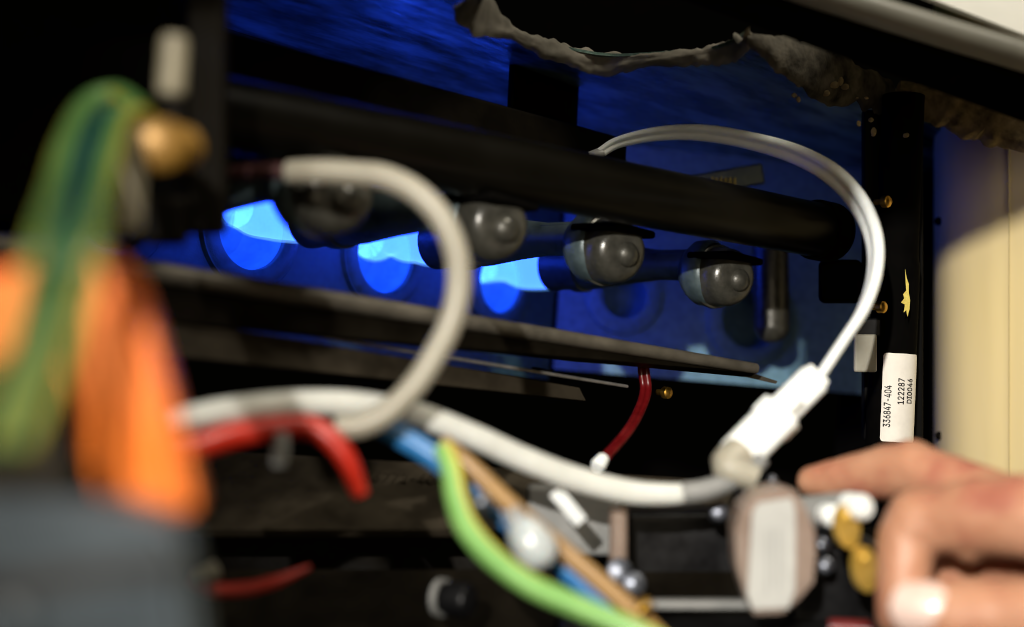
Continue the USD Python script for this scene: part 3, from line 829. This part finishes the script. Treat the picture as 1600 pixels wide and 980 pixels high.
# yellow green wires arching at the left
for (lab, gp2, m1, m2, so) in (
    ("outer yellow green earth wire arching at the far left", [(-10, 700, 0.205), (14, 610, 0.211), (36, 530, 0.216), (54, 450, 0.221), (68, 380, 0.226), (84, 300, 0.285), (104, 226, 0.315), (136, 166, 0.339), (180, 150, 0.345), (214, 170, 0.337)], "green_dull_plastic", "olive_plastic", (-9, -3)),
    ("inner yellow green earth wire arching at the far left", [(28, 700, 0.205), (70, 610, 0.211), (100, 530, 0.216), (124, 450, 0.221), (140, 380, 0.226), (156, 310, 0.278), (172, 240, 0.309), (186, 192, 0.328), (208, 176, 0.335), (228, 188, 0.342)], "green_dull_plastic", "olive_plastic", (10, -2)),
    ("dark teal wire between the two yellow green earth wires", [(0, 700, 0.210), (38, 610, 0.216), (64, 530, 0.221), (86, 450, 0.226), (102, 380, 0.231), (118, 310, 0.283), (136, 240, 0.314), (160, 190, 0.334), (196, 180, 0.338)], "teal_plastic", "teal_plastic", (2, 0))):
    t = thing("earth_wire", lab, "wire", at(*gp2[0]))
    part(t, "insulation", cable(gp2, 18, n=10), m1)
    part(t, "coloured_stripe", cable([(p[0] + so[0], p[1] + so[1], p[2] - 0.0009) for p in gp2], 10, n=10), m2)

# ================================================================== LEFT SIDE
lf_ = thing("control_bracket", "dark upright bracket and box filling the upper left", "bracket", at(150, 300, 0.42))
part(lf_, "box", bevel_box(at(60, 20, 0.45), CAX, [0.050, 0.03, 0.068], 0.003), "flat_black")
part(lf_, "upright", bevel_box(at(325, 60, 0.405), CAX, [0.0052, 0.004, 0.056], 0.0012), "dark_brown_steel")
part(lf_, "foot", bevel_box(at(258, 345, 0.40), CAX, [0.0062, 0.004, 0.0068], 0.002), "dark_brown_steel")


def spade(loc, half_h, label, r):
    t = thing("spade_sleeve", label, "terminal", loc, group=None)
    part(t, "sleeve", closed(lathe(loc, CAM[2] + 0.06 * CAM[0], [(-half_h, 0), (-half_h, r * 0.8), (-half_h * 0.9, r), (half_h * 0.8, r), (half_h * 0.95, r * 0.75), (half_h, 0)], 24)), "sleeve_cream")
    part(t, "blade", bevel_box(loc - CAM[2] * (half_h + 0.003), CAX, [r * 0.6, 0.0008, 0.004], 0.0004), "dark_brown_steel")


spade(at(204, 278, 0.335), 0.0125, "long cream terminal sleeve hanging beside the arching earth wires", 0.0034)
spade(at(270, 102, 0.345), 0.0075, "short cream terminal sleeve near the top of the dark bracket", 0.0034)
brass_screw(at(252, 226, 0.335), "large blurred brass screw on the dark bracket at the left", ax=-CAM[1] + 0.2 * CAM[0], r=0.0062, group=None, m="dull_brass")
brass_screw(at(282, 230, 0.345), "duller brass screw half behind the large blurred one", ax=-CAM[1] + 0.2 * CAM[0], r=0.0054, group=None, m="dull_brass")

# clamp meter in the near lower left: slate body and orange jaw
cmx = thing("clamp_meter", "slate grey clamp meter with a bright orange jaw in the near lower left", "clamp meter", at(100, 1000, 0.245))
jaw = [(-330, 1000), (-330, 700), (-250, 540), (-120, 450), (0, 420), (90, 402), (160, 400), (196, 440), (225, 520), (250, 610), (275, 700), (298, 806), (240, 800), (140, 772), (116, 690), (100, 600), (78, 568), (20, 560), (-60, 580), (-150, 640), (-180, 760), (-180, 1000)]
jp = Polygon(jaw).buffer(14).buffer(-28).buffer(14)


def extrude_px(poly, d0, d1, rnd=0):
    s = d0 / K
    wpoly = Polygon([((x - 800) * s, -(y - 490) * s) for x, y in poly.exterior.coords])
    parts = []
    lay = [(d0, rnd), (d0 + rnd * 0.3, rnd * 0.3), (d0 + rnd, 0), (d1 - rnd, 0), (d1, rnd)] if rnd else [(d0, 0), (d1, 0)]
    ring0 = None
    mfs = []
    for (da, ra), (db, rb) in zip(lay[:-1], lay[1:]):
        for k in range(2 if rnd else 1):
            rr_ = max(ra, rb) if k == 0 else min(ra, rb)
            dm = (da + db) / 2
            lo, hi = (da, db) if k == 0 or not rnd else ((dm, db) if ra > rb else (da, dm))
            q = wpoly.buffer(-rr_) if rr_ else wpoly
            if q.is_empty: continue
            q = q.simplify(2e-5)
            m = trimesh.creation.extrude_polygon(q, hi - lo + 1e-5, engine="earcut")
            m.apply_translation([0, 0, lo])
            mfs.append(m3.Manifold(m3.Mesh(np.asarray(m.vertices, np.float32), np.asarray(m.faces, np.uint32))))
    mf = mfs[0]
    for o in mfs[1:]:
        mf = mf + o
    v, f, _ = meshkit.arrays(mf)
    return trimesh.Trimesh(np.array([cw(p[0], p[2], p[1]) for p in v]), f)


part(cmx, "jaw", extrude_px(jp, 0.235, 0.247, 0.005), "orange_plastic", smooth=60)
body = Polygon([(-340, 1200), (-340, 815), (-60, 786), (120, 786), (205, 800), (252, 820), (276, 850), (284, 900), (294, 980), (330, 1200)])
part(cmx, "body", extrude_px(body, 0.222, 0.236, 0.005), "slate_rubber", smooth=60)
part(cmx, "grip_groove", extrude_px(Polygon([(-340, 908), (0, 896), (160, 878), (272, 868), (276, 902), (160, 912), (0, 936), (-340, 950)]), 0.2212, 0.2235), "dark_rubber")
part(cmx, "jaw_lining", extrude_px(Polygon([(-200, 900), (-190, 690), (-120, 610), (-20, 580), (70, 590), (92, 690), (110, 790), (-60, 800)]), 0.262, 0.268), "brown_steel")
part(cmx, "button", closed(lathe(at(15, 975, 0.221), -CAM[1], [(-0.002, 0), (-0.002, 0.0042), (0.0008, 0.0040), (0.0014, 0.003), (0.0016, 0)], 32)), "slate_rubber")

# ================================================================== GAS VALVE (bottom centre and right)
gv_ = thing("gas_valve", "black gas valve block with silver bolts at the bottom right of centre", "gas valve", at(1050, 980, 0.49))
part(gv_, "body", bevel_box(at(1090, 895, 0.53), CAX, [0.029, 0.026, 0.0262], 0.003), "black_plastic")
part(gv_, "lower_body", bevel_box(at(1080, 1010, 0.49), CAX, [0.047, 0.030, 0.012], 0.002), "black_plastic")
part(gv_, "flange", bevel_box(at(1075, 944, 0.468), CAX, [0.0200, 0.003, 0.0014], 0.0008), "grey_plastic")
part(gv_, "right_body", bevel_box(at(1290, 935, 0.50), CAX, [0.017, 0.022, 0.022], 0.003), "black_plastic")
part(gv_, "post", closed(lathe(at(966, 905, 0.478), CAM[2], [(-0.004, 0), (-0.004, 0.0032), (0.024, 0.0030), (0.024, 0)], 24)), "beige_plastic")
part(gv_, "clear_cover", bevel_box(at(895, 812, 0.505), CAX, [0.0165, 0.004, 0.0125], 0.002), "grey_plastic")


def bolt(p, r, name="bolt"):
    part(gv_, name, closed(lathe(p, -CAM[1] + 0.25 * CAM[2], [(-0.004, 0), (-0.004, r), (0.0, r), (0.0012, r * 0.85), (0.0018, r * 0.45), (0.0019, 0)], 24)), "chrome")


bolt(at(990, 912, 0.462), 0.0040); bolt(at(968, 893, 0.470), 0.0046)
bolt(at(1158, 772, 0.475), 0.0024); bolt(at(1206, 750, 0.475), 0.0018); bolt(at(1124, 800, 0.478), 0.0034)
bolt(at(1284, 852, 0.462), 0.0026); bolt(at(1290, 884, 0.462), 0.0028)
part(gv_, "knob", closed(lathe(at(703, 936, 0.46), CAM[0] * 0.9 - CAM[1] * 0.5, [(-0.006, 0), (-0.006, 0.0052), (0.006, 0.0060), (0.0075, 0.005), (0.0078, 0)], 32)), "black_plastic")
part(gv_, "knob_rim", closed(lathe(at(692, 934, 0.458), CAM[0] * 0.9 - CAM[1] * 0.5, [(-0.0015, 0.0050), (-0.0015, 0.0062), (0.0005, 0.0062), (0.0005, 0.0050)], 32)), "grey_plastic")
lab2 = bevel_box(at(888, 792, 0.462), axes_from(-CAM[1], at(908, 816, 0.462) - at(866, 766, 0.462)), [0.0068, 0.0024, 0.0008], 0.0006)
solo("white_tag", lab2, "white_plastic", "small white tag tilted beside the brown wire", "tag")
cc = thing("clear_plug", "glossy clear plastic plug lying between the blue and green wires", "plug", at(825, 840, 0.432))
cdx = axes_from(-CAM[1], at(850, 880, 0.43) - at(800, 800, 0.43))
pa_, pb_ = at(806, 812, 0.404), at(856, 884, 0.402)
pl_ = np.linalg.norm(pb_ - pa_)
part(cc, "shell", closed(lathe(pa_, pb_ - pa_, [(0, 0.0), (0.0004, 0.003), (pl_ * 0.25, 0.0052), (pl_ * 0.6, 0.0062), (pl_ * 0.85, 0.0052), (pl_ * 0.97, 0.0028), (pl_, 0)], 28)), "clear_plastic_frosted")
part(cc, "collar", closed(lathe(pa_, pa_ - pb_, [(-0.0005, 0), (-0.0005, 0.0034), (0.003, 0.0030), (0.0034, 0)], 24)), "grey_plastic")
part(cc, "tip", closed(lathe(at(752, 786, 0.404), -CAM[1], [(-0.002, 0), (-0.002, 0.0028), (0.001, 0.0028), (0.002, 0.0016), (0.0022, 0)], 20)), "chrome")

# solenoid cap with a white label strip
sc0 = at(1212, 862, 0.445)
sx = thing("solenoid_cap", "beige many sided solenoid cap with a white label strip", "solenoid", sc0)
capo = Polygon([(1150, 830), (1160, 796), (1186, 772), (1222, 762), (1246, 770), (1262, 800), (1274, 830), (1276, 872), (1272, 912), (1252, 936), (1226, 960), (1180, 962), (1164, 925), (1152, 885)])
part(sx, "cap", extrude_px(capo, 0.436, 0.453, 0.0022), "beige_plastic", smooth=30)
part(sx, "label_strip", extrude_px(Polygon([(1176, 800), (1186, 786), (1238, 778), (1243, 800), (1242, 925), (1232, 950), (1176, 952), (1168, 930)]).buffer(-3).buffer(3), 0.4352, 0.4365), "strip_paper", label="white paper strip on the beige cap")
for k in range(4):
    part(sx, "printed_line", extrude_px(sbox(1198 + k * 9, 826, 1200.5 + k * 9, 926 - 12 * (k % 2)), 0.4350, 0.4356), "faint_print")

# terminals by the fingers
tb = thing("valve_terminal", "grey terminal stud with white insulator caps under the index finger", "terminal", at(1290, 796, 0.45))
part(tb, "barrel", closed(lathe(at(1262, 800, 0.456), at(1345, 790, 0.448) - at(1262, 800, 0.456), [(-0.002, 0), (-0.002, 0.0050), (0.014, 0.0050), (0.014, 0)], 32)), "grey_plastic")
part(tb, "insulator", closed(lathe(at(1345, 793, 0.440), -CAM[1] + 0.5 * CAM[0], [(-0.006, 0), (-0.006, 0.0040), (0.001, 0.0042), (0.0026, 0.003), (0.003, 0)], 32)), "white_plastic")
part(tb, "insulator", closed(lathe(at(1300, 806, 0.446), -CAM[1] + 0.3 * CAM[0], [(-0.004, 0), (-0.004, 0.0034), (0.0006, 0.0034), (0.0018, 0.0022), (0.002, 0)], 32)), "white_plastic")
ob = axes_from(-CAM[1] + 0.45 * CAM[0], CAM[2] - 0.22 * CAM[0])


def brass_tab(name_lab, c, hh, hw):
    t = thing("brass_terminal", name_lab, "terminal", c)
    e = [(hh * math.cos(a_), hw * math.sin(a_)) for a_ in np.linspace(0, 2 * math.pi, 28, endpoint=False)]
    m = trimesh.creation.extrude_polygon(Polygon(e), 0.0022, engine="earcut")
    part(t, "tab", trimesh.Trimesh(m.vertices @ ob + c, m.faces), "gold_brass", smooth=30)
    part(t, "rivet", closed(lathe(c + ob @ np.zeros(3) + ob[2] * 0.0022 + ob[0] * hh * 0.45 - ob[1] * 0.0008, ob[2], [(-0.001, 0), (-0.001, 0.0019), (0.0006, 0.0017), (0.0012, 0.0009), (0.0013, 0)], 20)), "gold_brass")


brass_tab("upper brass terminal tab next to the white insulator caps", at(1319, 822, 0.442), 0.0068, 0.0044)
brass_tab("lower brass terminal tab touching the middle finger", at(1347, 888, 0.440), 0.0072, 0.0044)
solo("pink_sleeve", closed(lathe(at(1328, 985, 0.43), CAM[0] - 0.2 * CAM[1], [(-0.006, 0), (-0.006, 0.003), (0.006, 0.003), (0.006, 0)], 24)), "dark_red_plastic", "small pinkish sleeve at the bottom edge below the fingers", "sleeve")

# ================================================================== HAND
def hull_chain(joints):
    """joints: (px, py, d, r_px)"""
    out = []
    sph = []
    for px, py, d, r in joints:
        s = m3.Manifold.sphere(r * d / K, 28).translate(at(px, py, d).tolist())
        sph.append(s)
    for a_, b_ in zip(sph[:-1], sph[1:]):
        out.append(m3.Manifold.batch_hull([a_, b_]))
    return out


bones = []
index = [(1270, 752, 0.482, 24), (1302, 750, 0.478, 31), (1345, 745, 0.472, 37), (1388, 738, 0.466, 43), (1424, 735, 0.460, 45), (1470, 752, 0.452, 45), (1560, 786, 0.438, 50), (1680, 822, 0.420, 62)]
middle = [(1408, 962, 0.426, 38), (1411, 925, 0.427, 42), (1414, 880, 0.430, 44), (1419, 842, 0.432, 47), (1436, 815, 0.432, 52), (1476, 812, 0.428, 53), (1530, 806, 0.422, 62), (1600, 806, 0.414, 66), (1720, 830, 0.402, 76)]
thumb = [(1424, 962, 0.400, 40), (1452, 960, 0.397, 52), (1496, 962, 0.392, 56), (1570, 962, 0.386, 55), (1640, 966, 0.380, 62), (1740, 985, 0.374, 78), (1860, 990, 0.376, 100)]
ring = [(1500, 1010, 0.455, 44), (1480, 965, 0.458, 48), (1484, 912, 0.458, 52), (1540, 872, 0.452, 56), (1640, 862, 0.438, 62), (1760, 880, 0.412, 72)]
little = [(1620, 1040, 0.455, 40), (1590, 985, 0.456, 42), (1620, 930, 0.450, 46), (1790, 930, 0.416, 64)]
for ch in (index, middle, thumb, ring, little):
    bones += hull_chain(ch)
S_ = lambda px, py, d, r: m3.Manifold.sphere(r * d / K, 28).translate(at(px, py, d).tolist())
palm = m3.Manifold.batch_hull([S_(1680, 822, 0.420, 62), S_(1720, 830, 0.402, 74), S_(1760, 880, 0.412, 70), S_(1790, 930, 0.416, 64), S_(1860, 990, 0.376, 100), S_(1990, 960, 0.386, 105), S_(2010, 1020, 0.40, 100)])
wrist = m3.Manifold.batch_hull([S_(1990, 960, 0.386, 105), S_(2010, 1020, 0.40, 100), S_(2300, 1040, 0.36, 125), S_(2300, 1080, 0.375, 115)])
bulge = S_(1516, 842, 0.424, 36)
hm = m3.Manifold.batch_boolean(bones + [palm, wrist, bulge, S_(1424, 728, 0.462, 42)], m3.OpType.Add)
hm = hm.refine_to_length(0.0018)
v, f, _ = meshkit.arrays(hm)
hand = trimesh.Trimesh(v, f, process=True)
trimesh.smoothing.filter_taubin(hand, lamb=0.5, nu=0.53, iterations=26)


def crease(px, py, d, direction, depth, width, length):
    """press a fold line into the skin"""
    c = at(px, py, d)
    along = np.array(direction, float); along = along @ CAM; along /= np.linalg.norm(along)
    dv = hand.vertices - c
    la = dv @ along
    rem = dv - la[:, None] * along
    dist2 = (dv * dv).sum(1) - la ** 2
    wgt = np.exp(-dist2 / (2 * width ** 2)) * np.exp(-(la / length) ** 2)
    hand.vertices = hand.vertices - hand.vertex_normals * (wgt * depth * 1.6)[:, None]


crease(1412, 752, 0.440, (0.3, 0, 1), 0.0012, 0.0011, 0.006)      # index knuckle fold, thumb side
crease(1446, 812, 0.418, (0.5, 0, -1), 0.0016, 0.0012, 0.008)     # middle finger fold
crease(1350, 745, 0.450, (0.2, 0, 1), 0.0006, 0.0008, 0.005)
crease(1412, 900, 0.418, (1, 0, 0.1), 0.0008, 0.0009, 0.006)
crease(1540, 950, 0.375, (0.1, 0, 1), 0.0006, 0.0008, 0.006)
for k in range(5):
    crease(1418 + k * 7, 722 + 3 * k, 0.440, (0.25, 0, 1), 0.0004, 0.0005, 0.006)
    crease(1398 + 9 * k, 806 + 2 * k, 0.412, (0.6, 0, -1), 0.0004, 0.0005, 0.006)
    crease(1500 + 13 * k, 915, 0.368, (0.15, 0, 1), 0.0003, 0.0005, 0.005)
crease(1600, 770, 0.395, (1, 0, 0.12), 0.0007, 0.0012, 0.012)
nse = meshkit.fbm(hand.vertices * 260, 3, 5) - 0.5
hand.vertices = hand.vertices + hand.vertex_normals * (nse * 0.0007)[:, None]
pers = thing("person", "bare right hand pinching a small part beside the gas valve", "person", at(2000, 1000, 0.39))
part(pers, "hand", hand, "skin", smooth=True)
# thumb nail
nc = at(1436, 952, 0.3890)
nax = axes_from(-CAM[1] - 0.55 * CAM[0] + 0.15 * CAM[2], CAM[0])
gu, gv = 15, 13
P, F = [], []
for side in (0, 1):
    for i in range(gu):
        for j in range(gv):
            a_, b_ = i / (gu - 1) * 2 - 1, j / (gv - 1) * 2 - 1
            w_ = math.sqrt(max(0.0, 1 - abs(a_) ** 3.2))
            p = nc + nax[0] * a_ * 0.0082 + nax[1] * b_ * w_ * 0.0072 + nax[2] * (0.0018 - 0.0042 * (b_ * w_) ** 2 - 0.0016 * a_ * a_ - 0.0009 * side)
            P.append(p)
n0 = gu * gv
for side in (0, 1):
    for i in range(gu - 1):
        for j in range(gv - 1):
            a = side * n0 + i * gv + j
            q = [[a, a + gv, a + gv + 1], [a, a + gv + 1, a + 1]]
            F += q if side else [z[::-1] for z in q]
part(pers, "thumb_nail", trimesh.Trimesh(P, F), "nail", smooth=True)
